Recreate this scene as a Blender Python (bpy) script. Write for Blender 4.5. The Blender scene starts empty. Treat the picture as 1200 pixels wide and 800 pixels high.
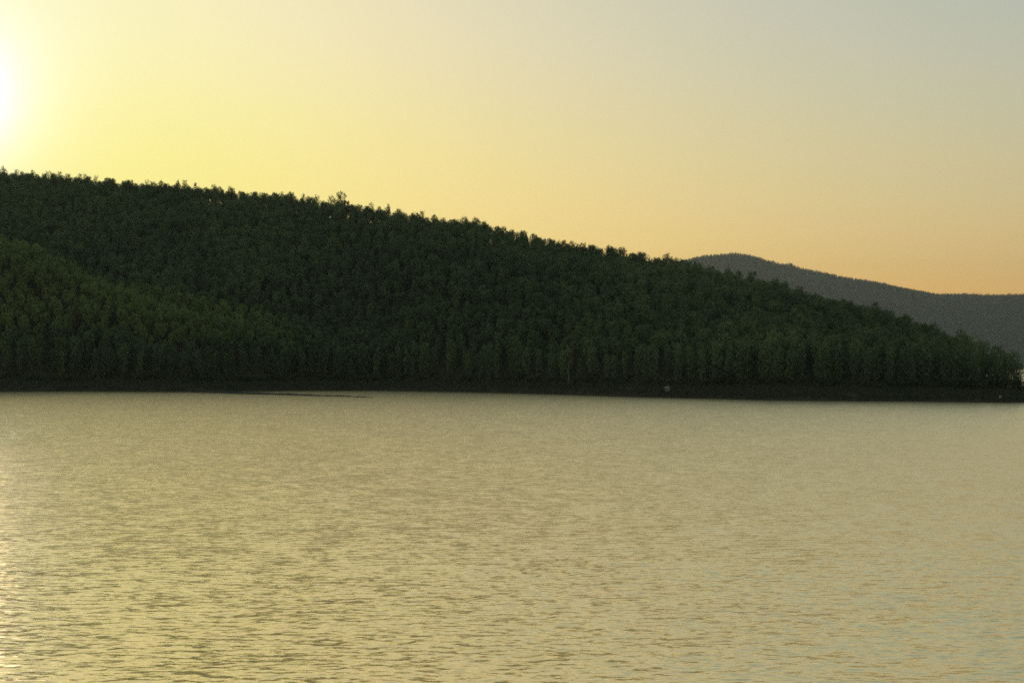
import bpy, math, random
import numpy as np

rng = np.random.default_rng(7)
random.seed(7)
sc = bpy.context.scene
COL = sc.collection

# ------------------------------------------------------------------ camera
F = 1666.7            # focal length in photo pixels (1200 wide): 50 mm on 36 mm
HZ = 430.0            # photo row of the horizon
CAMZ = 10.0           # metres above the lake
cam = bpy.data.cameras.new('camera')
co = bpy.data.objects.new('camera', cam)
COL.objects.link(co)
cam.sensor_width = 36.0
cam.lens = 50.0
cam.shift_y = (HZ - 400.0) / 1200.0
cam.clip_start = 0.5
cam.clip_end = 30000
co.location = (0, 0, CAMZ)
co.rotation_euler = (math.radians(90), 0, 0)
sc.camera = co

# ------------------------------------------------------------------ sky, sun, exposure
SUN_AZ = math.atan(-664 / F)         # left of the view axis, just outside the frame
SUN_EL = math.radians(10.0)
world = bpy.data.worlds.new('World')
sc.world = world
world.use_nodes = True
nt = world.node_tree
N, L = nt.nodes, nt.links
bg = N['Background']
sky = N.new('ShaderNodeTexSky')
sky.sky_type = 'NISHITA'
sky.sun_disc = False
sky.sun_elevation = SUN_EL
sky.sun_rotation = SUN_AZ
sky.altitude = 0
sky.air_density = 1.8
sky.dust_density = 1.5
sky.ozone_density = 1.0
# the photograph's film-like shoulder and warm cast, on the whole sky alike
sep = N.new('ShaderNodeSeparateColor')
com = N.new('ShaderNodeCombineColor')
L.new(sky.outputs[0], sep.inputs[0])
SKY_GAIN = (0.146, 0.158, 0.46)
SKY_FLOOR = (0.45, 0.52, 0.3)
SKY_POW = (1.08, 1.05, 1.08)
SKY_TOP = (9.7, 9.15, 4.1)
for i in range(3):
    a0 = N.new('ShaderNodeMath'); a0.operation = 'MULTIPLY'; a0.inputs[1].default_value = SKY_GAIN[i]
    a1 = N.new('ShaderNodeMath'); a1.operation = 'POWER'; a1.inputs[1].default_value = SKY_POW[i]
    a = N.new('ShaderNodeMath'); a.operation = 'MULTIPLY'; a.inputs[1].default_value = -1.0
    b = N.new('ShaderNodeMath'); b.operation = 'EXPONENT'
    c = N.new('ShaderNodeMath'); c.operation = 'SUBTRACT'; c.inputs[0].default_value = 1.0
    d = N.new('ShaderNodeMath'); d.operation = 'MULTIPLY'; d.inputs[1].default_value = SKY_TOP[i]
    L.new(sep.outputs[i], a0.inputs[0]); L.new(a0.outputs[0], a1.inputs[0]); L.new(a1.outputs[0], a.inputs[0]); L.new(a.outputs[0], b.inputs[0])
    e = N.new('ShaderNodeMath'); e.operation = 'ADD'; e.inputs[1].default_value = SKY_FLOOR[i]
    L.new(b.outputs[0], c.inputs[1]); L.new(c.outputs[0], d.inputs[0]); L.new(d.outputs[0], e.inputs[0]); L.new(e.outputs[0], com.inputs[i])
# low air takes more of the blue; a pale aureole surrounds the sun
tcw = N.new('ShaderNodeTexCoord')
nv = N.new('ShaderNodeVectorMath'); nv.operation = 'NORMALIZE'
L.new(tcw.outputs['Generated'], nv.inputs[0])
sx = N.new('ShaderNodeSeparateXYZ'); L.new(nv.outputs[0], sx.inputs[0])
def mth(op, a, b=None):
    m = N.new('ShaderNodeMath'); m.operation = op
    for k, v in enumerate((a, b)):
        if v is None: continue
        if isinstance(v, (int, float)): m.inputs[k].default_value = v
        else: L.new(v, m.inputs[k])
    return m.outputs[0]
low = mth('EXPONENT', mth('MULTIPLY', mth('MAXIMUM', sx.outputs[2], 0.0), -11.0))
dt = N.new('ShaderNodeVectorMath'); dt.operation = 'DOT_PRODUCT'
dt.inputs[1].default_value = (math.sin(SUN_AZ) * math.cos(SUN_EL), math.cos(SUN_AZ) * math.cos(SUN_EL), math.sin(SUN_EL))
L.new(nv.outputs[0], dt.inputs[0])
ang = mth('ARCCOSINE', mth('MINIMUM', dt.outputs['Value'], 1.0))
near_low = N.new('ShaderNodeMapRange'); near_low.interpolation_type = 'SMOOTHSTEP'
near_low.inputs[1].default_value = 0.12; near_low.inputs[2].default_value = 0.25
near_low.inputs[3].default_value = 1.0; near_low.inputs[4].default_value = 0.0
L.new(sx.outputs[2], near_low.inputs[0])
gold = mth('MULTIPLY', mth('MULTIPLY', near_low.outputs[0], mth('EXPONENT', mth('MULTIPLY', ang, -2.0))), 0.5)
high = mth('MULTIPLY', mth('MAXIMUM', mth('SUBTRACT', sx.outputs[2], 0.2), 0.0), 0.5)
bfac = mth('MULTIPLY', mth('SUBTRACT', mth('SUBTRACT', 1.36, high), mth('MULTIPLY', low, 0.40)), mth('SUBTRACT', 1.0, gold))
rfac = mth('ADD', mth('ADD', 0.99, mth('MULTIPLY', high, 0.1)), mth('MULTIPLY', low, 0.62))
gfac = mth('ADD', 1.05, mth('MULTIPLY', low, 0.12))
for k, f in ((0, rfac), (1, gfac), (2, bfac)):
    L.new(mth('MULTIPLY', com.inputs[k].links[0].from_socket, f), com.inputs[k])
aur = mth('MULTIPLY', mth('EXPONENT', mth('MULTIPLY', ang, -38.0)), 30.0)
av = N.new('ShaderNodeVectorMath'); av.operation = 'SCALE'; av.inputs[0].default_value = (0.35, 0.45, 1.0)
L.new(aur, av.inputs[3])
glow = mth('EXPONENT', mth('MULTIPLY', ang, -9.0))
gv = N.new('ShaderNodeVectorMath'); gv.operation = 'SCALE'; gv.inputs[0].default_value = (0.6, 0.5, 0.0)
L.new(glow, gv.inputs[3])
av2 = N.new('ShaderNodeVectorMath'); av2.operation = 'ADD'
L.new(av.outputs[0], av2.inputs[0]); L.new(gv.outputs[0], av2.inputs[1])
av = av2
fin = N.new('ShaderNodeVectorMath'); fin.operation = 'ADD'
L.new(com.outputs[0], fin.inputs[0]); L.new(av.outputs[0], fin.inputs[1])
L.new(fin.outputs[0], bg.inputs[0])
bg.inputs[1].default_value = 0.1

sun = bpy.data.lights.new('sun', 'SUN')
sun.energy = 0.03
sun.angle = math.radians(0.6)
sun.color = (1.0, 0.72, 0.38)
so = bpy.data.objects.new('sun', sun)
COL.objects.link(so)
so.location = (-300, 600, 300)
so.rotation_euler = (math.radians(90) - SUN_EL, 0, -SUN_AZ + math.pi)

sc.view_settings.view_transform = 'Standard'
sc.view_settings.look = 'None'
sc.view_settings.exposure = 0.0
sc.view_settings.gamma = 1.0
sc.view_settings.use_curve_mapping = False
sc.render.engine = 'CYCLES'
sc.cycles.use_denoising = False
sc.cycles.use_adaptive_sampling = False
sc.cycles.max_bounces = 6
sc.cycles.diffuse_bounces = 2
sc.cycles.glossy_bounces = 3
sc.cycles.transmission_bounces = 2
sc.cycles.volume_bounces = 0
sc.cycles.transparent_max_bounces = 4
sc.cycles.sample_clamp_indirect = 4.0
sc.cycles.caustics_reflective = False
sc.cycles.caustics_refractive = False

# ------------------------------------------------------------------ helpers
def mesh_obj(name, verts, faces, mat, parent=None, smooth=False, loc=None):
    me = bpy.data.meshes.new(name)
    me.from_pydata([tuple(v) for v in verts], [], [tuple(f) for f in faces])
    me.materials.append(mat)
    if smooth:
        me.polygons.foreach_set('use_smooth', [True] * len(me.polygons))
    me.update()
    o = bpy.data.objects.new(name, me)
    COL.objects.link(o)
    if parent: o.parent = parent
    if loc is not None: o.location = loc
    return o

def grid_mesh(name, P, mat, wrap=False, smooth=True):
    """P: (rows, cols, 3) -> one sheet"""
    r, c = P.shape[:2]
    idx = np.arange(r * c).reshape(r, c)
    if wrap: idx = np.concatenate([idx, idx[:, :1]], 1)
    q = np.stack([idx[:-1, :-1], idx[:-1, 1:], idx[1:, 1:], idx[1:, :-1]], -1).reshape(-1, 4)
    me = bpy.data.meshes.new(name)
    me.vertices.add(r * c)
    me.vertices.foreach_set('co', P.reshape(-1).astype(np.float32))
    me.loops.add(q.size)
    me.loops.foreach_set('vertex_index', q.reshape(-1).astype(np.int32))
    me.polygons.add(len(q))
    me.polygons.foreach_set('loop_start', np.arange(0, q.size, 4, dtype=np.int32))
    me.polygons.foreach_set('loop_total', np.full(len(q), 4, dtype=np.int32))
    if smooth: me.polygons.foreach_set('use_smooth', np.ones(len(q), dtype=bool))
    me.materials.append(mat)
    me.update(calc_edges=True)
    o = bpy.data.objects.new(name, me)
    COL.objects.link(o)
    return o

def tag(o, label=None, cat=None, group=None, kind=None):
    if label: o['label'] = label
    if cat: o['category'] = cat
    if group: o['group'] = group
    if kind: o['kind'] = kind
    return o

def new_mat(name):
    m = bpy.data.materials.new(name)
    m.use_nodes = True
    return m, m.node_tree.nodes, m.node_tree.links, m.node_tree.nodes['Principled BSDF']

def ramp(nodes, stops):
    r = nodes.new('ShaderNodeValToRGB')
    e = r.color_ramp.elements
    while len(e) < len(stops): e.new(0.5)
    for k, (p, c) in enumerate(stops):
        e[k].position = p
        e[k].color = (*c, 1)
    return r

def noise(nodes, scale, detail=4, rough=0.55):
    n = nodes.new('ShaderNodeTexNoise')
    n.inputs['Scale'].default_value = scale
    n.inputs['Detail'].default_value = detail
    n.inputs['Roughness'].default_value = rough
    return n

# smooth value noise in numpy, for terrain
_tab = np.random.default_rng(3).random((256, 256))
def vnoise(x, y):
    xi, yi = np.floor(x).astype(int), np.floor(y).astype(int)
    fx, fy = x - xi, y - yi
    fx, fy = fx * fx * (3 - 2 * fx), fy * fy * (3 - 2 * fy)
    g = lambda a, b: _tab[a % 256, b % 256]
    return (g(xi, yi) * (1 - fx) + g(xi + 1, yi) * fx) * (1 - fy) + (g(xi, yi + 1) * (1 - fx) + g(xi + 1, yi + 1) * fx) * fy - 0.5

# ------------------------------------------------------------------ materials
def foliage_mat(name, lo, hi, trans=0.3):
    m, n, l, p = new_mat(name)
    oi = n.new('ShaderNodeObjectInfo')
    mp = n.new('ShaderNodeVectorMath'); mp.operation = 'SCALE'; mp.inputs[3].default_value = 0.012
    l.new(oi.outputs['Location'], mp.inputs[0])
    nz = noise(n, 1.0, 2)
    l.new(mp.outputs[0], nz.inputs['Vector'])
    add = n.new('ShaderNodeMath'); add.operation = 'MULTIPLY_ADD'
    add.inputs[1].default_value = 0.55
    l.new(oi.outputs['Random'], add.inputs[0])
    off = n.new('ShaderNodeMath'); off.operation = 'MULTIPLY_ADD'
    off.inputs[1].default_value = 1.1; off.inputs[2].default_value = -0.33
    l.new(nz.outputs[0], off.inputs[0]); l.new(off.outputs[0], add.inputs[2])
    r = ramp(n, [(0.0, lo), (1.0, hi)])
    l.new(add.outputs[0], r.inputs[0])
    # leaf-to-leaf variation
    geo = n.new('ShaderNodeNewGeometry')
    hs = n.new('ShaderNodeHueSaturation')
    mr = n.new('ShaderNodeMapRange'); mr.inputs[3].default_value = 0.7; mr.inputs[4].default_value = 1.35
    l.new(geo.outputs['Random Per Island'], mr.inputs[0])
    l.new(mr.outputs[0], hs.inputs['Value'])
    l.new(r.outputs[0], hs.inputs['Color'])
    l.new(hs.outputs[0], p.inputs['Base Color'])
    p.inputs['Roughness'].default_value = 0.6
    p.inputs['Specular IOR Level'].default_value = 0.25
    tr = n.new('ShaderNodeBsdfTranslucent')
    l.new(hs.outputs[0], tr.inputs[0])
    mx = n.new('ShaderNodeMixShader'); mx.inputs[0].default_value = trans
    l.new(p.outputs[0], mx.inputs[1]); l.new(tr.outputs[0], mx.inputs[2])
    l.new(mx.outputs[0], n['Material Output'].inputs[0])
    return m

M_LEAF = foliage_mat('acacia_leaves', (0.06, 0.1, 0.042), (0.2, 0.26, 0.105))
M_SPUR = foliage_mat('young_acacia_leaves', (0.14, 0.19, 0.055), (0.27, 0.33, 0.1))
M_SHRUB = foliage_mat('shrub_leaves', (0.05, 0.065, 0.025), (0.09, 0.11, 0.04))
M_FAR = foliage_mat('far_leaves', (0.05, 0.075, 0.035), (0.08, 0.11, 0.05), 0.1)

def bark_mat(name, lo, hi):
    m, n, l, p = new_mat(name)
    tc = n.new('ShaderNodeTexCoord')
    mp = n.new('ShaderNodeMapping'); mp.inputs['Scale'].default_value = (6, 6, 1.2)
    l.new(tc.outputs['Object'], mp.inputs[0])
    nz = noise(n, 2.0, 5)
    l.new(mp.outputs[0], nz.inputs['Vector'])
    r = ramp(n, [(0.3, lo), (0.7, hi)])
    l.new(nz.outputs[0], r.inputs[0]); l.new(r.outputs[0], p.inputs['Base Color'])
    bp = n.new('ShaderNodeBump'); bp.inputs['Strength'].default_value = 0.5
    l.new(nz.outputs[0], bp.inputs['Height']); l.new(bp.outputs[0], p.inputs['Normal'])
    p.inputs['Roughness'].default_value = 0.9
    return m
M_BARK = bark_mat('bark', (0.05, 0.042, 0.03), (0.12, 0.1, 0.075))
M_PALE = bark_mat('pale_dead_wood', (0.11, 0.10, 0.09), (0.18, 0.17, 0.15))

def ground_mat(name, stops, scale=0.35, bump=0.4):
    m, n, l, p = new_mat(name)
    geo = n.new('ShaderNodeNewGeometry')
    nz = noise(n, scale, 8, 0.65)
    nz2 = noise(n, scale * 0.08, 3)
    l.new(geo.outputs['Position'], nz.inputs['Vector']); l.new(geo.outputs['Position'], nz2.inputs['Vector'])
    ad = n.new('ShaderNodeMath'); ad.operation = 'MULTIPLY_ADD'; ad.inputs[1].default_value = 0.5
    l.new(nz2.outputs[0], ad.inputs[0])
    hf = n.new('ShaderNodeMath'); hf.operation = 'MULTIPLY'; hf.inputs[1].default_value = 0.5
    l.new(nz.outputs[0], hf.inputs[0]); l.new(hf.outputs[0], ad.inputs[2])
    r = ramp(n, stops)
    l.new(ad.outputs[0], r.inputs[0]); l.new(r.outputs[0], p.inputs['Base Color'])
    bp = n.new('ShaderNodeBump'); bp.inputs['Strength'].default_value = bump; bp.inputs['Distance'].default_value = 0.3
    l.new(nz.outputs[0], bp.inputs['Height']); l.new(bp.outputs[0], p.inputs['Normal'])
    p.inputs['Roughness'].default_value = 0.95
    p.inputs['Specular IOR Level'].default_value = 0.1
    return m
M_HILL = ground_mat('forest_floor_and_bank', [(0.3, (0.032, 0.03, 0.018)), (0.5, (0.045, 0.043, 0.024)), (0.7, (0.06, 0.053, 0.032))])
M_MUD = ground_mat('wet_mud', [(0.3, (0.03, 0.026, 0.02)), (0.7, (0.06, 0.05, 0.036))], 0.6)
M_FHILL = ground_mat('far_hill_floor', [(0.3, (0.04, 0.045, 0.025)), (0.7, (0.07, 0.07, 0.04))], 0.05, 0.1)
M_GRASS = foliage_mat('bank_grass_blades', (0.048, 0.056, 0.03), (0.08, 0.088, 0.046), 0.15)

def plain_mat(name, col, rough=0.7, var=0.25):
    m, n, l, p = new_mat(name)
    tc = n.new('ShaderNodeTexCoord')
    nz = noise(n, 5.0, 4); l.new(tc.outputs['Object'], nz.inputs['Vector'])
    r = ramp(n, [(0.3, tuple(c * (1 - var) for c in col)), (0.7, col)])
    l.new(nz.outputs[0], r.inputs[0]); l.new(r.outputs[0], p.inputs['Base Color'])
    p.inputs['Roughness'].default_value = rough
    return m

def water_mat():
    m, n, l, p = new_mat('lake_water')
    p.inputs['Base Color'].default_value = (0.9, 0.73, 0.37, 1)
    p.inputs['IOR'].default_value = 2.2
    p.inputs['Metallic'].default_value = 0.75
    at = n.new('ShaderNodeAttribute'); at.attribute_name = 'rough'
    l.new(at.outputs['Fac'], p.inputs['Roughness'])
    geo = n.new('ShaderNodeNewGeometry')
    # ripples too small for the mesh: the normal itself is jittered, so it holds at any distance
    nrm = geo.outputs['Normal']
    for scl, seed, amp in (((0.2, 0.12, 1.0), 77.0, 0.07), ((0.45, 0.5, 1.0), 11.0, 0.14), ((0.95, 3.0, 1.0), 0.0, 0.58), ((2.3, 7.5, 1.0), 31.0, 0.50)):
        mp = n.new('ShaderNodeMapping'); mp.inputs['Scale'].default_value = scl; mp.inputs['Location'].default_value = (seed, seed, 0)
        mp.inputs['Rotation'].default_value = (0, 0, 0.06)
        l.new(geo.outputs['Position'], mp.inputs[0])
        nz = noise(n, 1.0, 3, 0.6)
        l.new(mp.outputs[0], nz.inputs['Vector'])
        sb = n.new('ShaderNodeVectorMath'); sb.operation = 'SUBTRACT'; sb.inputs[1].default_value = (0.5, 0.5, 0.5)
        l.new(nz.outputs['Color'], sb.inputs[0])
        mu = n.new('ShaderNodeVectorMath'); mu.operation = 'MULTIPLY'; mu.inputs[1].default_value = (amp * 0.6, amp, 0)
        l.new(sb.outputs[0], mu.inputs[0])
        ad = n.new('ShaderNodeVectorMath'); ad.operation = 'ADD'
        l.new(nrm, ad.inputs[0]); l.new(mu.outputs[0], ad.inputs[1])
        nrm = ad.outputs[0]
    nn = n.new('ShaderNodeVectorMath'); nn.operation = 'NORMALIZE'
    l.new(nrm, nn.inputs[0]); l.new(nn.outputs[0], p.inputs['Normal'])
    return m
M_WATER = water_mat()

# ------------------------------------------------------------------ the lake: one sheet of real waves, finest near the shore we stand on
SLOPE = 0.08
def build_water():
    d = [0.5]
    rows_r = []
    r = 14.0
    while r < 11500:
        rows_r.append(r)
        r += max(0.13, 0.13 * (r / 70.0) ** 1.6 if r > 70 else 0.13)
    rows_r = np.array([0.05, 5.0, 10.0] + rows_r)
    dense = np.linspace(-0.40, 0.40, 520)
    sparse = np.linspace(0.40, 2 * math.pi - 0.40, 72)[1:-1]
    ang = np.concatenate([dense, sparse])
    R, A = np.meshgrid(rows_r, ang, indexing='ij')
    X, Y = R * np.sin(A), R * np.cos(A)
    dr = np.gradient(rows_r)[:, None] * np.ones_like(A)
    da = np.gradient(np.concatenate([ang, [2 * math.pi - 0.40]]))[None, :-1] * R
    Z = np.zeros_like(X)
    lost = np.zeros_like(X)
    gust = 0.75 + 0.9 * vnoise(X / 23.0 + 3, Y / 37.0) + 0.5 * vnoise(X / 7.0, Y / 11.0 + 9)
    gust = np.clip(gust, 0.5, 1.2)
    wr = np.random.default_rng(11)
    nW = 60
    lams = 0.29 * (4.2 ** np.linspace(0, 1, nW)) * wr.uniform(0.93, 1.07, nW)
    for k in range(nW):
        lam = lams[k]
        th = math.radians(-97 + wr.normal(0, 34))
        kx, ky = math.cos(th) * 2 * math.pi / lam, math.sin(th) * 2 * math.pi / lam
        slope = SLOPE / math.sqrt(nW) * math.sqrt(2) * (1.12 if lam < 0.8 else 0.7)
        amp = slope * lam / (2 * math.pi)
        need = np.sqrt((dr * ky / math.hypot(kx, ky)) ** 2 + (da * kx / math.hypot(kx, ky)) ** 2)
        w = np.clip((lam / need - 2.2) / 2.0, 0, 1)
        ph = wr.uniform(0, 6.28)
        arg = kx * X + ky * Y + ph + 1.3 * vnoise(X / 9.0 + k, Y / 9.0)
        Z += w * gust * amp * np.sin(arg)
        lost += (1 - w * w) * 0.5 * slope ** 2
    Z[:4] = 0
    alpha = np.sqrt(0.0007 + 2.0 * lost * 0.25)
    rough = np.sqrt(alpha)
    o = grid_mesh('lake_water', np.stack([X, Y, Z], -1), M_WATER, wrap=True)
    o.data.attributes.new('rough', 'FLOAT', 'POINT').data.foreach_set('value', rough.reshape(-1).astype(np.float32))
    tag(o, kind='structure', label='rippled golden lake surface in evening light')
    return o
build_water()

# ------------------------------------------------------------------ the wooded hill: tables over the bearing, then a height function
def tab(xs, ys):
    xs, ys = np.array(xs, float), np.array(ys, float)
    return lambda p: np.interp(p, xs, ys)
shoreY = tab([-1400, -300, 0, 100, 200, 300, 360, 450, 600, 750, 900, 1000, 1100, 1180, 1210, 1260, 1300],
             [700, 600, 576, 581, 566, 578, 596, 594, 538, 470, 425, 414, 407, 397, 402, 412, 425])
ridgeY = tab([-1400, -300, 0, 400, 800, 1000, 1100, 1150, 1190, 1240, 1300],
             [1000, 920, 880, 790, 630, 530, 475, 450, 428, 422, 426])
bankZ = tab([-1400, 0, 300, 600, 900, 1100, 1180, 1215, 1260, 1300],
            [4.6, 4.6, 4.6, 4.6, 4.2, 4.0, 3.6, 2.8, 1.2, -1.5])
crest = tab([-1400, -300, -100, 0, 60, 120, 210, 300, 380, 450, 520, 600, 680, 760, 800, 850, 900, 950, 1000, 1050, 1100, 1140, 1165, 1185],
            [230, 192, 195, 200, 205, 210, 216, 225, 232, 240, 254, 269, 286, 302, 308, 320, 333, 347, 360, 372, 384, 395, 408, 418])
TREE_TOP = 10.3
spurC = tab([-1400, -300, -100, 0, 60, 130, 200, 280, 340], [190, 205, 240, 275, 299, 329, 357, 381, 395])
spurY = tab([-1400, -300, 0, 130, 200, 280, 340], [800, 740, 690, 660, 640, 622, 622])

def terrain(x, Y):
    x = np.asarray(x, float); Y = np.asarray(Y, float)
    px = 600 + F * x / Y
    px = px + 10 * vnoise(x / 60.0, Y / 60.0) * (px < 1100)
    ys, yr, zb = shoreY(px), ridgeY(px), bankZ(px)
    ys = ys + 5 * vnoise(x / 14.0, Y / 40.0 + 5) * (px < 1150)
    zr = np.maximum(CAMZ + (HZ - crest(px)) / F * yr - TREE_TOP, zb + 0.3)
    tip = np.clip((1235 - px) / 60.0, 0, 1)
    zr = zb + (zr - zb) * tip
    bw = np.minimum(17.0, (yr - ys) * 0.55)
    yb = ys + bw
    s = np.clip((Y - ys) / bw, 0, 1)
    zbank = zb * (0.22 * np.clip(s * 7, 0, 1) + 0.78 * s ** 0.9)
    t = np.clip((Y - yb) / np.maximum(yr - yb, 4), 0, 1)
    pw = np.interp(px, [0, 250, 600, 1000], [1.35, 1.2, 0.98, 0.9])
    g = 0.55 * t ** pw + 0.45 * np.sin(t * math.pi / 2) ** pw
    main = zb + (zr - zb) * g
    b = np.clip((Y - yr) / np.maximum((yr - ys) * 1.1, 30), 0, 1)
    main = np.where(Y > yr, zr * (1 - b * b * (3 - 2 * b)) - 4 * b, main)
    zc = CAMZ + (HZ - spurC(px)) / F * spurY(px) - TREE_TOP
    u = (Y - spurY(px)) / np.where(Y < spurY(px), np.maximum(spurY(px) - yb, 10), 62)
    spur = zb + (zc - zb) * np.clip(1 - u * u, 0, 1) ** 1.25
    fade = np.clip((350 - px) / 50.0, 0, 1)
    z = main + np.maximum(spur - main, 0) * fade
    z = np.where(Y < yb, zbank, z)
    z = np.where(Y < ys, (Y - ys) * 0.12, z)
    z = z + (0.22 * vnoise(x / 9.0, Y / 9.0) + 2.2 * vnoise(x / 38.0, Y / 38.0) * np.clip(t * 4, 0, 1) * tip) * (Y > ys + 2)
    return z

def build_hill():
    pxs = np.concatenate([np.linspace(-1400, -100, 60), np.linspace(-90, 1330, 320)])
    v = np.concatenate([np.linspace(-0.25, 0, 8)[:-1], np.linspace(0, 0.12, 22)[:-1], np.linspace(0.12, 1.0, 110)[:-1], np.linspace(1.0, 2.4, 70)])
    V, PX = np.meshgrid(v, pxs, indexing='ij')
    ys, yr = shoreY(PX), ridgeY(PX)
    span = np.maximum(yr - ys, 40)
    Y = ys - 4 + np.where(V < 0, V * 100, V * span)
    X = (PX - 600) / F * Y
    Z = np.maximum(terrain(X, Y), -4.0)
    o = grid_mesh('wooded_hill', np.stack([X, Y, Z], -1), M_HILL)
    tag(o, kind='structure', label='long wooded hill sloping down to a low headland')
build_hill()

# low mud spit running out from the bank
def build_spit():
    n = 60
    pts = []
    for i in range(n + 1):
        t = i / n
        p = 235 + 208 * t
        Yc = 566 + (464 - 566) * t ** 0.9
        x = (p - 600) / F * Yc + 1.2 * math.sin(t * 17)
        half = 9.0 * (1 - t) ** 0.8 + 0.5 + 0.6 * math.sin(t * 31)
        hgt = 0.55 * (1 - t) ** 0.6 + 0.10 + 0.06 * math.sin(t * 43)
        row = []
        for j in range(9):
            u = j / 8 * 2 - 1
            row.append((x + u * half * 0.25, Yc + u * half, hgt * (1 - u * u) ** 0.6 - 0.35 * abs(u) ** 3 + 0.05 * math.sin(i * 2.1 + j)))
        pts.append(row)
    o = grid_mesh('mud_spit', np.array(pts), M_MUD)
    tag(o, kind='structure', label='narrow dark mud spit in the lake off the left bank')
build_spit()

# far hill across the water
farC = tab([-200, 300, 600, 740, 780, 800, 825, 860, 880, 900, 918, 926, 936, 1000, 1060, 1100, 1150, 1200, 1300, 1500, 1900, 2400],
           [400, 380, 345, 318, 309, 305, 299, 296, 299, 305, 309, 308, 313.5, 326, 337, 344, 346, 344, 336, 345, 360, 330])
def far_terrain(x, Y):
    px = 600 + F * x / Y
    yr, y0 = 9500.0, 6900.0
    zr = CAMZ + (HZ - farC(px)) / F * yr - 11
    t = np.clip((Y - y0) / (yr - y0), 0, 1)
    z = zr * (0.5 * t + 0.5 * t * t * (3 - 2 * t))
    sp = vnoise(px / 60.0 + 0.0009 * Y, Y / 2600.0 + 2)
    z = z + 300 * sp * t * (1 - t) * 2
    z = np.where(Y > yr, zr - (Y - yr) * 0.22, z) + 9 * vnoise(x / 200, Y / 200) * (t > 0.02)
    return np.where(Y < y0 + 1, -2, z)
def build_far():
    pxs = np.linspace(-200, 2400, 240)
    Ys = np.concatenate([[6880, 6900], np.linspace(6915, 9500, 90), np.linspace(9550, 11000, 20)])
    Yg, PX = np.meshgrid(Ys, pxs, indexing='ij')
    X = (PX - 600) / F * Yg
    o = grid_mesh('far_hill', np.stack([X, Yg, far_terrain(X, Yg)], -1), M_FHILL)
    tag(o, kind='structure', label='hazy far hill behind the headland on the right')
build_far()

# ------------------------------------------------------------------ trees
def tube(V, Fc, p0, p1, r0, r1, sides=6):
    p0, p1 = np.array(p0, float), np.array(p1, float)
    ax = p1 - p0
    ax /= np.linalg.norm(ax)
    a = np.cross(ax, [0.3, 0.9, 0.2]); a /= np.linalg.norm(a)
    b = np.cross(ax, a)
    i0 = len(V)
    for p, r in ((p0, r0), (p1, r1)):
        for k in range(sides):
            t = 2 * math.pi * k / sides
            V.append(tuple(p + r * (math.cos(t) * a + math.sin(t) * b)))
    for k in range(sides):
        Fc.append((i0 + k, i0 + (k + 1) % sides, i0 + sides + (k + 1) % sides, i0 + sides + k))
    Fc.append(tuple(i0 + sides + k for k in range(sides)))

def leaf_cloud(centres, radii, per, size, r, lift=0.75):
    """leaf quads spread through small clumps"""
    V, Fc = [], []
    for c, rad in zip(centres, radii):
        m = max(4, int(per * (rad / 0.9) ** 2))
        for _ in range(m):
            d = r.normal(0, 1, 3); d /= np.linalg.norm(d)
            p = np.array(c) + d * rad * r.uniform(0.35, 1.0) * np.array([1, 1, 0.85])
            nrm = d * 0.75 + np.array([0, 0, lift]) + r.normal(0, 0.38, 3)
            nrm /= np.linalg.norm(nrm)
            up = np.cross(nrm, r.normal(0, 1, 3)); up /= np.linalg.norm(up)
            s = np.cross(up, nrm)
            ln, wd = size * r.uniform(0.7, 1.4), size * r.uniform(0.3, 0.52)
            i = len(V)
            V += [tuple(p - s * wd * 0.4), tuple(p + up * ln * 0.55 - s * wd + nrm * 0.05), tuple(p + up * ln), tuple(p + up * ln * 0.55 + s * wd + nrm * 0.05)]
            Fc.append((i, i + 1, i + 2, i + 3))
    return V, Fc

def tree_meshes(seed, H=13.0, W=2.3, base=0.30, clumps=34, per=17, leaf=0.5, lean=0.3, lift=0.75):
    """returns (trunk verts, faces), (crown verts, faces)"""
    r = np.random.default_rng(seed)
    TV, TF = [], []
    pts = [np.array([0, 0, -0.5])]
    for k in range(1, 6):
        z = H * 0.86 * k / 5
        pts.append(np.array([r.normal(0, lean) * k / 5, r.normal(0, lean) * k / 5, z]))
    rad = [0.17, 0.145, 0.115, 0.09, 0.06, 0.025]
    for k in range(5):
        tube(TV, TF, pts[k], pts[k + 1], rad[k] * H / 13, rad[k + 1] * H / 13)
    def axis(z):
        f = np.clip(z / (H * 0.86) * 5, 0, 4.999); k = int(f)
        return pts[k] + (pts[k + 1] - pts[k]) * (f - k)
    centres, radii = [], []
    ga = r.uniform(0, 6.28)
    for k in range(clumps):
        u = (k + r.uniform(0, 1)) / clumps
        z = H * (base + (0.93 - base) * u)
        env = W * math.sqrt(max(0.03, 1 - ((u - 0.48) / 0.58) ** 2)) * r.uniform(0.8, 1.1)
        ga += 2.4 + r.normal(0, 0.5)
        q = env * r.uniform(0.35, 1.05)
        c = axis(min(z, H * 0.86)) * [1, 1, 0] + np.array([math.cos(ga) * q, math.sin(ga) * q, z])
        rd = r.uniform(0.5, 0.95) * (0.35 + W / 3.6)
        centres.append(c); radii.append(rd)
        if k % 2 == 0 and u < 0.85:
            a = axis(max(z - 1.3 - q * 0.5, H * base * 0.7))
            tube(TV, TF, a, c, 0.05 * H / 13, 0.015, 4)
    CV, CF = leaf_cloud(centres, radii, per, leaf, r, lift)
    return (TV, TF), (CV, CF)

def raw_mesh(name, parts):
    V, Fc, mi = [], [], []
    me = bpy.data.meshes.new(name)
    for k, ((v, f), mat) in enumerate(parts):
        o = len(V)
        V += v
        Fc += [tuple(i + o for i in q) for q in f]
        mi += [k] * len(f)
        me.materials.append(mat)
    me.from_pydata(V, [], Fc)
    me.polygons.foreach_set('material_index', mi)
    me.update()
    return me

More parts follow.
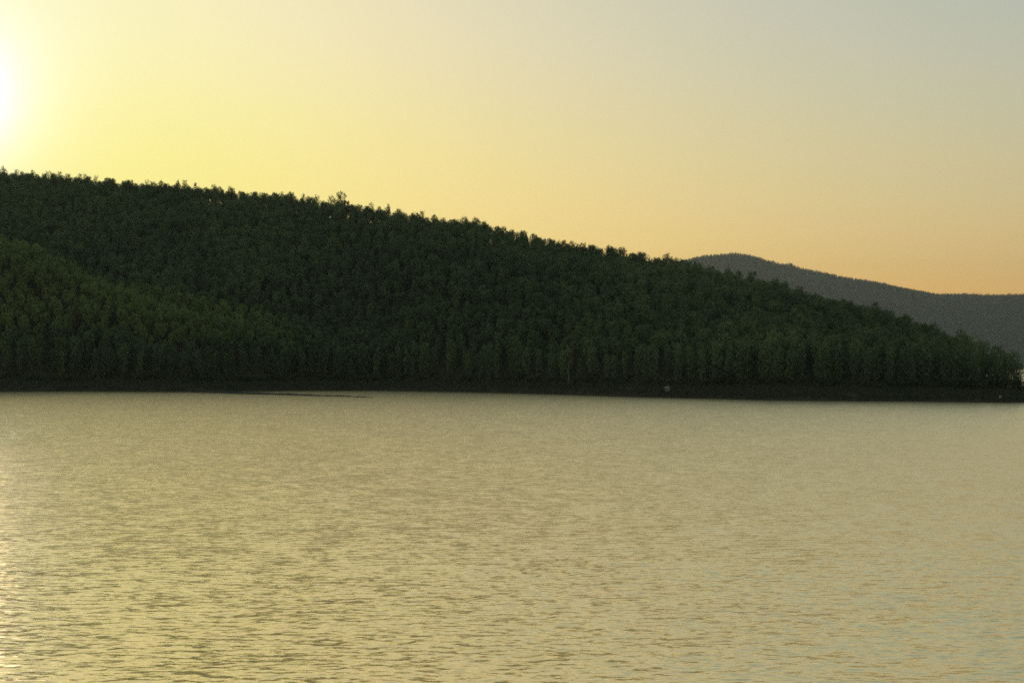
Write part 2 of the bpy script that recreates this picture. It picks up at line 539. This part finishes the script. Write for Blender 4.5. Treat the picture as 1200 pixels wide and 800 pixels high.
NV = 10
protos, edge_protos = [], []
for k in range(NV):
    rr = np.random.default_rng(100 + k)
    protos.append(tree_meshes(200 + k, H=11.5, W=rr.uniform(1.6, 2.1), base=rr.uniform(0.44, 0.54), clumps=int(rr.uniform(38, 46)), per=25, leaf=0.42))
    edge_protos.append(tree_meshes(300 + k, H=12.5, W=rr.uniform(1.6, 2.1), base=rr.uniform(0.02, 0.1), clumps=int(rr.uniform(52, 62)), per=20, leaf=0.46, lift=0.1))
trunk_me = [raw_mesh('trunk', [(p[0], M_BARK)]) for p in edge_protos]
crown_me = [raw_mesh('crown', [(p[1], M_LEAF)]) for p in edge_protos]

def proto_collection(name, meshes):
    c = bpy.data.collections.new(name)
    for k, me in enumerate(meshes):
        c.objects.link(bpy.data.objects.new('%s_%02d' % (name, k), me))
    return c
forest_col = proto_collection('forest_tree_kinds', [raw_mesh('forest_tree', [(p[0], M_BARK), (p[1], M_LEAF)]) for p in protos])

def scatter(name, P, rot, scl, var, coll, label):
    me = bpy.data.meshes.new(name)
    me.vertices.add(len(P))
    me.vertices.foreach_set('co', np.asarray(P, np.float32).reshape(-1))
    me.attributes.new('rot', 'FLOAT_VECTOR', 'POINT').data.foreach_set('vector', np.asarray(rot, np.float32).reshape(-1))
    me.attributes.new('scl', 'FLOAT_VECTOR', 'POINT').data.foreach_set('vector', np.asarray(scl, np.float32).reshape(-1))
    me.attributes.new('var', 'INT', 'POINT').data.foreach_set('value', np.asarray(var, np.int32))
    o = bpy.data.objects.new(name, me)
    COL.objects.link(o)
    ng = bpy.data.node_groups.new(name, 'GeometryNodeTree')
    ng.interface.new_socket('Geometry', in_out='INPUT', socket_type='NodeSocketGeometry')
    ng.interface.new_socket('Geometry', in_out='OUTPUT', socket_type='NodeSocketGeometry')
    n, l = ng.nodes, ng.links
    gi, go = n.new('NodeGroupInput'), n.new('NodeGroupOutput')
    ci = n.new('GeometryNodeCollectionInfo')
    ci.inputs[0].default_value = coll
    ci.inputs['Separate Children'].default_value = True
    ci.inputs['Reset Children'].default_value = True
    ip = n.new('GeometryNodeInstanceOnPoints')
    ip.inputs['Pick Instance'].default_value = True
    def attr(nm, ty):
        a = n.new('GeometryNodeInputNamedAttribute'); a.data_type = ty; a.inputs[0].default_value = nm
        return a.outputs[0]
    l.new(gi.outputs[0], ip.inputs['Points']); l.new(ci.outputs[0], ip.inputs['Instance'])
    l.new(attr('var', 'INT'), ip.inputs['Instance Index'])
    l.new(attr('rot', 'FLOAT_VECTOR'), ip.inputs['Rotation'])
    l.new(attr('scl', 'FLOAT_VECTOR'), ip.inputs['Scale'])
    l.new(ip.outputs[0], go.inputs[0])
    o.modifiers.new('scatter', 'NODES').node_group = ng
    tag(o, kind='stuff', label=label)
    return o

# candidate positions over the hill
def hill_points(sp):
    xs = np.arange(-620, 190, sp); ys = np.arange(395, 960, sp)
    X, Y = np.meshgrid(xs, ys)
    X = X + rng.uniform(-0.42, 0.42, X.shape) * sp; Y = Y + rng.uniform(-0.42, 0.42, Y.shape) * sp
    X, Y = X.ravel(), Y.ravel()
    px = 600 + F * X / Y
    yb = shoreY(px) + np.minimum(17.0, (ridgeY(px) - shoreY(px)) * 0.55)
    off = 2.5 * vnoise(X / 11.0, Y / 11.0)
    k = (px > -260) & (px < 1193) & (Y > yb + 1.0 + off) & (Y < ridgeY(px) + 55)
    k &= terrain(X, Y) > 2.2
    return X[k], Y[k], px[k], (Y - yb)[k]
TX, TY, TP, TD = hill_points(3.8)
TZ = terrain(TX, TY) - 0.15
nT = len(TX)
t_scale = np.clip(rng.normal(0.92, 0.11, nT), 0.62, 1.2) * np.interp(TP, [0, 1080, 1190], [1.0, 1.0, 0.92])
t_scale *= 1 + 0.25 * vnoise(TX / 25.0 + 40, TY / 25.0)
t_rot = np.stack([rng.normal(0, 0.035, nT), rng.normal(0, 0.035, nT), rng.uniform(0, 6.28, nT)], -1)
t_scl = np.stack([t_scale * rng.uniform(0.88, 1.15, nT), t_scale * rng.uniform(0.88, 1.15, nT), t_scale], -1)
t_var = rng.integers(0, NV, nT)

# the trees that show largest stand at the foot of the forest
cand = np.where((TP > -4) & (TP < 1204))[0]
front = cand[np.argsort(TD[cand] + TY[cand] * 0.004 - 40 * (TP[cand] > 1120))][:268]
front = front[np.argsort(TP[front])]
rest = np.setdiff1d(np.arange(nT), front)
# a younger, lighter stand grows on the spur at the left
on_spur = (TP < 345 - 110 * rng.random(nT) ** 2) & (TY < spurY(TP) + 26 + 14 * vnoise(TX / 15.0, TY / 15.0)) & (TD > 16)
spur_col = proto_collection('spur_tree_kinds', [raw_mesh('spur_tree', [(p[0], M_BARK), (p[1], M_SPUR)]) for p in protos])
for nm, sel, cl, lb in (('hillside_forest', rest[~on_spur[rest]], forest_col, 'dense forest of dark green trees covering the main hillside'),
                        ('spur_forest', rest[on_spur[rest]], spur_col, 'lighter green young forest on the low spur at the left')):
    scatter(nm, np.stack([TX, TY, TZ], -1)[sel], t_rot[sel], t_scl[sel], t_var[sel], cl, lb)

def make_tree(loc, rot, scl, var, label, group=None, cat='tree', name='forest_tree', tm=None, cm=None):
    e = bpy.data.objects.new(name, None)
    COL.objects.link(e)
    e.empty_display_size = 0.5
    e.location, e.rotation_euler, e.scale = loc, rot, scl
    for nm, me in (('trunk', (tm or trunk_me)[var]), ('crown', (cm or crown_me)[var])):
        c = bpy.data.objects.new(nm, me)
        COL.objects.link(c)
        c.parent = e
    tag(e, label, cat, group)
    return e

def zone(p):
    if p < 130: return ('dark forest tree on the bank at the left end, below the spur', 'bank trees below the spur')
    if p < 330: return ('dark forest tree on the bank behind the root of the mud spit', 'bank trees behind the spit root')
    if p < 480: return ('dark forest tree behind the narrow inlet that the mud spit shuts in', 'bank trees behind the inlet')
    if p < 655: return ('dark forest-edge tree between the mud spit tip and the pale bare trunk', 'bank trees left of the bare trunk')
    if p < 776: return ('dark forest-edge tree between the pale bare trunk and the white-roofed shelter', 'bank trees between trunk and shelter')
    if p < 900: return ('dark forest-edge tree just right of the white-roofed shelter, below the crest of the far hill', 'bank trees right of the shelter')
    if p < 1040: return ('dark forest-edge tree midway between the white-roofed shelter and the headland tip', 'bank trees midway along the headland')
    return ('dark forest tree near the right-hand end of the headland, above the pale shore rock', 'bank trees at the headland end')
for i in front:
    lb, gr = zone(TP[i])
    make_tree((TX[i], TY[i], TZ[i]), t_rot[i], t_scl[i], int(t_var[i]), lb, gr)

# single trees one can point to
def at(px, Y, dz=-0.15):
    x = (px - 600) / F * Y
    return (x, Y, float(terrain(x, Y)) + dz)
oak_t, oak_c = tree_meshes(900, H=11.0, W=4.4, base=0.42, clumps=40, per=13, leaf=0.6, lean=0.6)
oak_tm, oak_cm = [raw_mesh('trunk', [(oak_t, M_BARK)])], [raw_mesh('crown', [(oak_c, M_LEAF)])]
x, Y, z = at(400, ridgeY(400) - 2)
make_tree((x, Y, z + 2.0), (0, 0, 0.6), (0.62, 0.62, 1.34), 0, 'lone broad-crowned tree standing clear above the ridge left of centre', None, 'tree', 'ridge_tree', oak_tm, oak_cm)
sky_trees = [(3, 1.45), (38, 1.25), (71, 1.38), (93, 1.3), (100, 1.38), (112, 1.3), (128, 1.2), (155, 1.15), (172, 1.22), (188, 1.2), (208, 1.35), (216, 1.35), (228, 1.2), (250, 1.2), (270, 1.18), (330, 1.2), (340, 1.32), (356, 1.22), (372, 1.2), (436, 1.15), (455, 1.2), (495, 1.18), (548, 1.15)]
for k, (p, s) in enumerate(sky_trees):
    s = 0.96 + (s - 1) * 0.4
    loc = at(p, ridgeY(p) - 1 + 4 * random.random())
    if k == 0: lb, gr = 'tall ridge tree at the left edge against the white sun glow', None
    elif p < 135: lb, gr = 'taller tree notching the ridge skyline nearest the sun', 'skyline trees near the sun'
    elif p < 300: lb, gr = 'taller tree notching the skyline between the sun glow and the lone ridge tree', 'skyline trees right of the sun glow'
    elif p < 400: lb, gr = 'taller tree on the skyline just left of the lone ridge tree', 'skyline trees left of the lone tree'
    else: lb, gr = 'small tree breaking the skyline right of the lone ridge tree', 'skyline trees right of the lone tree'
    make_tree(loc, (0, 0, random.uniform(0, 6)), (s * 0.9, s * 0.9, s), k % NV, lb, gr, 'tree', 'ridge_tree')
# the headland tip
make_tree(at(1178, 419), (0.03, 0.02, 1.0), (1.0, 1.0, 0.84), 2, 'tall dark tree at the headland tip with water glinting under its crown', None, 'tree', 'headland_tree')
make_tree(at(1187, 416), (0.0, 0.09, 2.0), (0.9, 0.9, 0.80), 5, 'slender leaning tree just right of the water glint, second from the right edge', None, 'tree', 'headland_tree')
make_tree(at(1166, 425), (0.0, 0.0, 3.0), (1.0, 1.0, 0.86), 4, 'dark tree closing the left side of the water glint at the headland tip', None, 'tree', 'headland_tree')
make_tree(at(1195, 419), (0.0, -0.05, 5.0), (0.85, 0.85, 0.66), 1, 'low bushy tree between the slender leaning tree and the rightmost tree', None, 'tree', 'headland_tree')
make_tree(at(1204, 414), (0.02, 0.0, 4.0), (0.95, 0.95, 0.64), 7, 'short rightmost tree on the headland, cut by the right edge', None, 'tree', 'headland_tree')

# pale bare trunk
dv, df = [], []
tube(dv, df, (0, 0, -0.4), (0.08, 0, 2.6), 0.2, 0.16, 8)
tube(dv, df, (0.08, 0, 2.6), (-0.05, 0.1, 5.0), 0.16, 0.11, 8)
tube(dv, df, (-0.05, 0.1, 5.0), (0.1, 0.1, 7.2), 0.11, 0.05, 8)
bv, bf = [], []
tube(bv, bf, (0.0, 0.05, 4.2), (0.7, -0.1, 5.2), 0.05, 0.02, 6)
bv2, bf2 = [], []
tube(bv2, bf2, (-0.02, 0.1, 5.3), (-0.6, 0.0, 6.3), 0.045, 0.015, 6)
dead = bpy.data.objects.new('bare_tree', None)
COL.objects.link(dead)
dead.location = at(666, shoreY(666) + 15.0, 0)
mesh_obj('trunk', dv, df, M_PALE, dead, True)
mesh_obj('branch', bv, bf, M_PALE, dead, True)
mesh_obj('branch', bv2, bf2, M_PALE, dead, True)
tag(dead, 'thin pale bare trunk at the forest edge above the middle of the bank', 'tree')

# shrubs where the forest meets the bank
shrub_me = []
for k in range(4):
    r = np.random.default_rng(500 + k)
    cs, rs = [], []
    for _ in range(16):
        a, q = r.uniform(0, 6.28), r.uniform(0.1, 1.25)
        cs.append((math.cos(a) * q, math.sin(a) * q, r.uniform(0.3, 1.7) * (1.2 - 0.4 * q)))
        rs.append(r.uniform(0.4, 0.7))
    V, Fc = leaf_cloud(cs, rs, 22, 0.34, r)
    SV, SF = [], []
    for c in cs[:7]: tube(SV, SF, (0, 0, -0.2), c, 0.05, 0.02, 5)
    shrub_me.append((raw_mesh('stem', [((SV, SF), M_BARK)]), raw_mesh('foliage', [((V, Fc), M_SHRUB)])))
shrub_px = [1129, 1172, 1124, 1136, 1143, 1150, 1157, 1163, 1183, 1190, 1198, 40, 78, 131, 182, 243, 290, 322, 345, 368, 384, 402, 425, 447, 470, 505, 560, 612, 640, 700, 735, 800, 855, 905, 960, 1012, 1060, 1108]
shrub_px += [float(q) + random.uniform(-5, 5) for q in range(6, 1118, 13)]
for k, p in enumerate(shrub_px):
    e = bpy.data.objects.new('shrub', None)
    COL.objects.link(e)
    e.location = at(p, shoreY(p) + 14.0 + 5.0 * random.random(), -0.05)
    s = 1.0 + 0.8 * random.random() ** 1.5
    if p == 855: s = 2.6
    if p > 1120: s = 1.7
    e.scale = (s * 1.25, s, s); e.rotation_euler = (0, 0, random.uniform(0, 6))
    for nm, me in zip(('stem', 'foliage'), shrub_me[k % 4]):
        c = bpy.data.objects.new(nm, me); COL.objects.link(c); c.parent = e
    if p == 855: lb, gr = 'largest rounded shrub at the forest foot right of the white-roofed shelter', None
    elif p < 330: lb, gr = 'low shrub at the forest foot behind the root of the mud spit', 'shrubs on the left bank'
    elif p < 500: lb, gr = 'low shrub above the narrow inlet behind the mud spit', 'shrubs above the inlet'
    elif p < 660: lb, gr = 'low shrub at the forest foot left of the pale bare trunk', 'shrubs left of the bare trunk'
    elif p < 780: lb, gr = 'low shrub at the forest foot between bare trunk and shelter', 'shrubs between trunk and shelter'
    elif p > 1120: lb, gr = 'low shrub under the trees of the headland tip', 'shrubs on the headland tip'
    else: lb, gr = 'low shrub at the forest foot along the right-hand bank', 'shrubs on the right bank'
    tag(e, lb, 'shrub', gr)

# small shelter with a white peaked cover on the bank
M_TARP = plain_mat('white_tarp', (0.38, 0.375, 0.36), 0.6, 0.15)
M_BOARD = plain_mat('grey_board', (0.28, 0.28, 0.27), 0.85)
M_POST = plain_mat('post_wood', (0.14, 0.11, 0.08), 0.9)
sh = bpy.data.objects.new('bank_shelter', None)
COL.objects.link(sh)
sy = shoreY(782) + 4.5
sx = (782 - 600) / F * sy
sh.location = (sx, sy, float(terrain(sx, sy)))
w, d, e0, e1 = 0.95, 0.75, 1.15, 1.75
rv = [(-w, -d, e0 + 0.2), (0.05, -d, e1), (w, -d, e0), (-w, d, e0 + 0.2), (0.05, d, e1), (w, d, e0)]
rv += [(x, y, z - 0.04) for x, y, z in rv]
rf = [(0, 1, 4, 3), (1, 2, 5, 4), (6, 9, 10, 7), (7, 10, 11, 8), (0, 6, 7, 1), (1, 7, 8, 2), (3, 4, 10, 9), (4, 5, 11, 10), (0, 3, 9, 6), (2, 8, 11, 5)]
mesh_obj('cover', rv, rf, M_TARP, sh)
def flap():
    v = [(-w + 0.04, -d + 0.01, e0 + 0.14), (0.05, -d + 0.01, e1 - 0.05), (w - 0.04, -d + 0.01, e0 - 0.05), (w - 0.1, -d + 0.02, e0 - 0.12), (-w + 0.1, -d + 0.02, e0 + 0.02)]
    v += [(x, y + 0.03, z) for x, y, z in v]
    f = [(0, 4, 3, 2, 1), (5, 6, 7, 8, 9)] + [(i, (i + 1) % 5, 5 + (i + 1) % 5, 5 + i) for i in range(5)]
    return v, f
mesh_obj('front_flap', *flap(), M_TARP, sh)
for xx in (-w + 0.12, w - 0.12):
    for yy in (-d + 0.12, d - 0.12):
        v, f = [], []
        tube(v, f, (xx, yy, -0.5), (xx, yy, e0 + 0.02), 0.04, 0.035, 6)
        mesh_obj('post', v, f, M_POST, sh)
def box(x0, x1, y0, y1, z0, z1):
    v = [(x, y, z) for z in (z0, z1) for y in (y0, y1) for x in (x0, x1)]
    return v, [(0, 2, 3, 1), (4, 5, 7, 6), (0, 1, 5, 4), (2, 6, 7, 3), (0, 4, 6, 2), (1, 3, 7, 5)]
mesh_obj('side_board', *box(-w + 0.17, w - 0.17, -d + 0.14, -d + 0.19, 0.05, 0.8), M_BOARD, sh)
tag(sh, 'tiny white-roofed shelter standing on the dark bank right of centre', 'shelter')

# pale rock at the water's edge
M_ROCK = plain_mat('pale_rock', (0.5, 0.47, 0.42), 0.85, 0.4)
rv, rf = [], []
r = np.random.default_rng(77)
for i in range(7):
    for j in range(10):
        th, ph = math.pi * i / 6, 2 * math.pi * j / 10
        q = 1 + 0.22 * math.sin(3 * ph + i) + r.normal(0, 0.05)
        rv.append((0.42 * q * math.sin(th) * math.cos(ph), 0.35 * q * math.sin(th) * math.sin(ph), 0.33 + 0.4 * math.cos(th) * (1 + 0.1 * math.sin(ph))))
for i in range(6):
    for j in range(10):
        rf.append((i * 10 + j, (i + 1) * 10 + j, (i + 1) * 10 + (j + 1) % 10, i * 10 + (j + 1) % 10))
ry = shoreY(1172) + 2.6
rx = (1172 - 600) / F * ry
rock = mesh_obj('shore_rock', rv, rf, M_ROCK, None, False, (rx, ry, float(terrain(rx, ry)) - 0.1))
tag(rock, 'small pale rock at the waterline below the headland tip', 'rock')

# rough grass on the bank
gm = []
for k in range(4):
    r = np.random.default_rng(700 + k)
    V, Fc = [], []
    for _ in range(26):
        a, q = r.uniform(0, 6.28), r.uniform(0, 0.45)
        b = np.array([math.cos(a) * q, math.sin(a) * q, -0.05])
        tip = b + np.array([r.normal(0, 0.2), r.normal(0, 0.2), r.uniform(0.3, 0.75)])
        sd = np.array([math.cos(a + 1.5), math.sin(a + 1.5), 0]) * 0.035
        i = len(V)
        V += [tuple(b - sd), tuple(b + sd), tuple(tip)]
        Fc.append((i, i + 1, i + 2))
    gm.append(raw_mesh('grass_tuft', [((V, Fc), M_GRASS)]))
grass_col = proto_collection('grass_tuft_kinds', gm)
nG = 26000
gp = rng.uniform(-120, 1235, nG)
gs = rng.uniform(0.06, 1.15, nG)
gy = shoreY(gp) + gs * np.minimum(17.0, (ridgeY(gp) - shoreY(gp)) * 0.55)
gx = (gp - 600) / F * gy
keep = vnoise(gx / 5.0, gy / 5.0 + 30) + 0.25 * gs > -0.3
gx, gy, gs = gx[keep], gy[keep], gs[keep]
gz = terrain(gx, gy)
k2 = gz > 0.5
gx, gy, gz = gx[k2], gy[k2], gz[k2]
m = len(gx)
sG = rng.uniform(0.5, 1.2, m)
scatter('bank_grass', np.stack([gx, gy, gz], -1), np.stack([np.zeros(m), np.zeros(m), rng.uniform(0, 6.28, m)], -1),
        np.stack([sG, sG, sG], -1), rng.integers(0, 4, m), grass_col, 'rough brownish grass covering the bank')

# far forest
far_protos = [tree_meshes(800 + k, H=17.0, W=7.0, base=0.05, clumps=16, per=2.2, leaf=3.0) for k in range(4)]
far_col = proto_collection('far_tree_kinds', [raw_mesh('far_tree', [(p[0], M_BARK), (p[1], M_FAR)]) for p in far_protos])
fx = np.arange(400, 4900, 13.0); fy = np.arange(6990, 9580, 21.0)
FX, FY = np.meshgrid(fx, fy)
FX = (FX + rng.uniform(-6.5, 6.5, FX.shape)).ravel(); FY = (FY + rng.uniform(-11, 11, FY.shape)).ravel()
fp = 600 + F * FX / FY
kk = (fp > 700) & (fp < 1420)
FX, FY, fp = FX[kk], FY[kk], fp[kk]
FZ = far_terrain(FX, FY) - 0.8
m = len(FX)
sF = np.clip(rng.normal(0.8, 0.16, m), 0.45, 1.3)
spike = ((fp > 1118) & (fp < 1160) & (FY > 9450) & (rng.random(m) < 0.3))
sF = np.where(spike, sF * 1.5, sF)
scatter('far_forest', np.stack([FX, FY, FZ], -1), np.stack([np.zeros(m), np.zeros(m), rng.uniform(0, 6.28, m)], -1),
        np.stack([sF, sF, sF], -1), rng.integers(0, 4, m), far_col, 'hazy forest covering the far hill on the right')

# ------------------------------------------------------------------ evening haze
hv, hf = box(-12500, 12500, -12500, 12500, -6.0, 900.0)
M_HAZE = bpy.data.materials.new('evening_haze')
M_HAZE.use_nodes = True
n, l = M_HAZE.node_tree.nodes, M_HAZE.node_tree.links
n.remove(n['Principled BSDF'])
pv = n.new('ShaderNodeVolumePrincipled')
pv.inputs['Color'].default_value = (0.86, 0.9, 0.92, 1)
pv.inputs['Density'].default_value = 0.00004
pv.inputs['Anisotropy'].default_value = 0.55
M_HAZE.cycles.homogeneous_volume = True
l.new(pv.outputs[0], n['Material Output'].inputs['Volume'])
haze = mesh_obj('haze', hv, hf, M_HAZE)
tag(haze, kind='stuff', label='thin warm evening haze over the lake')
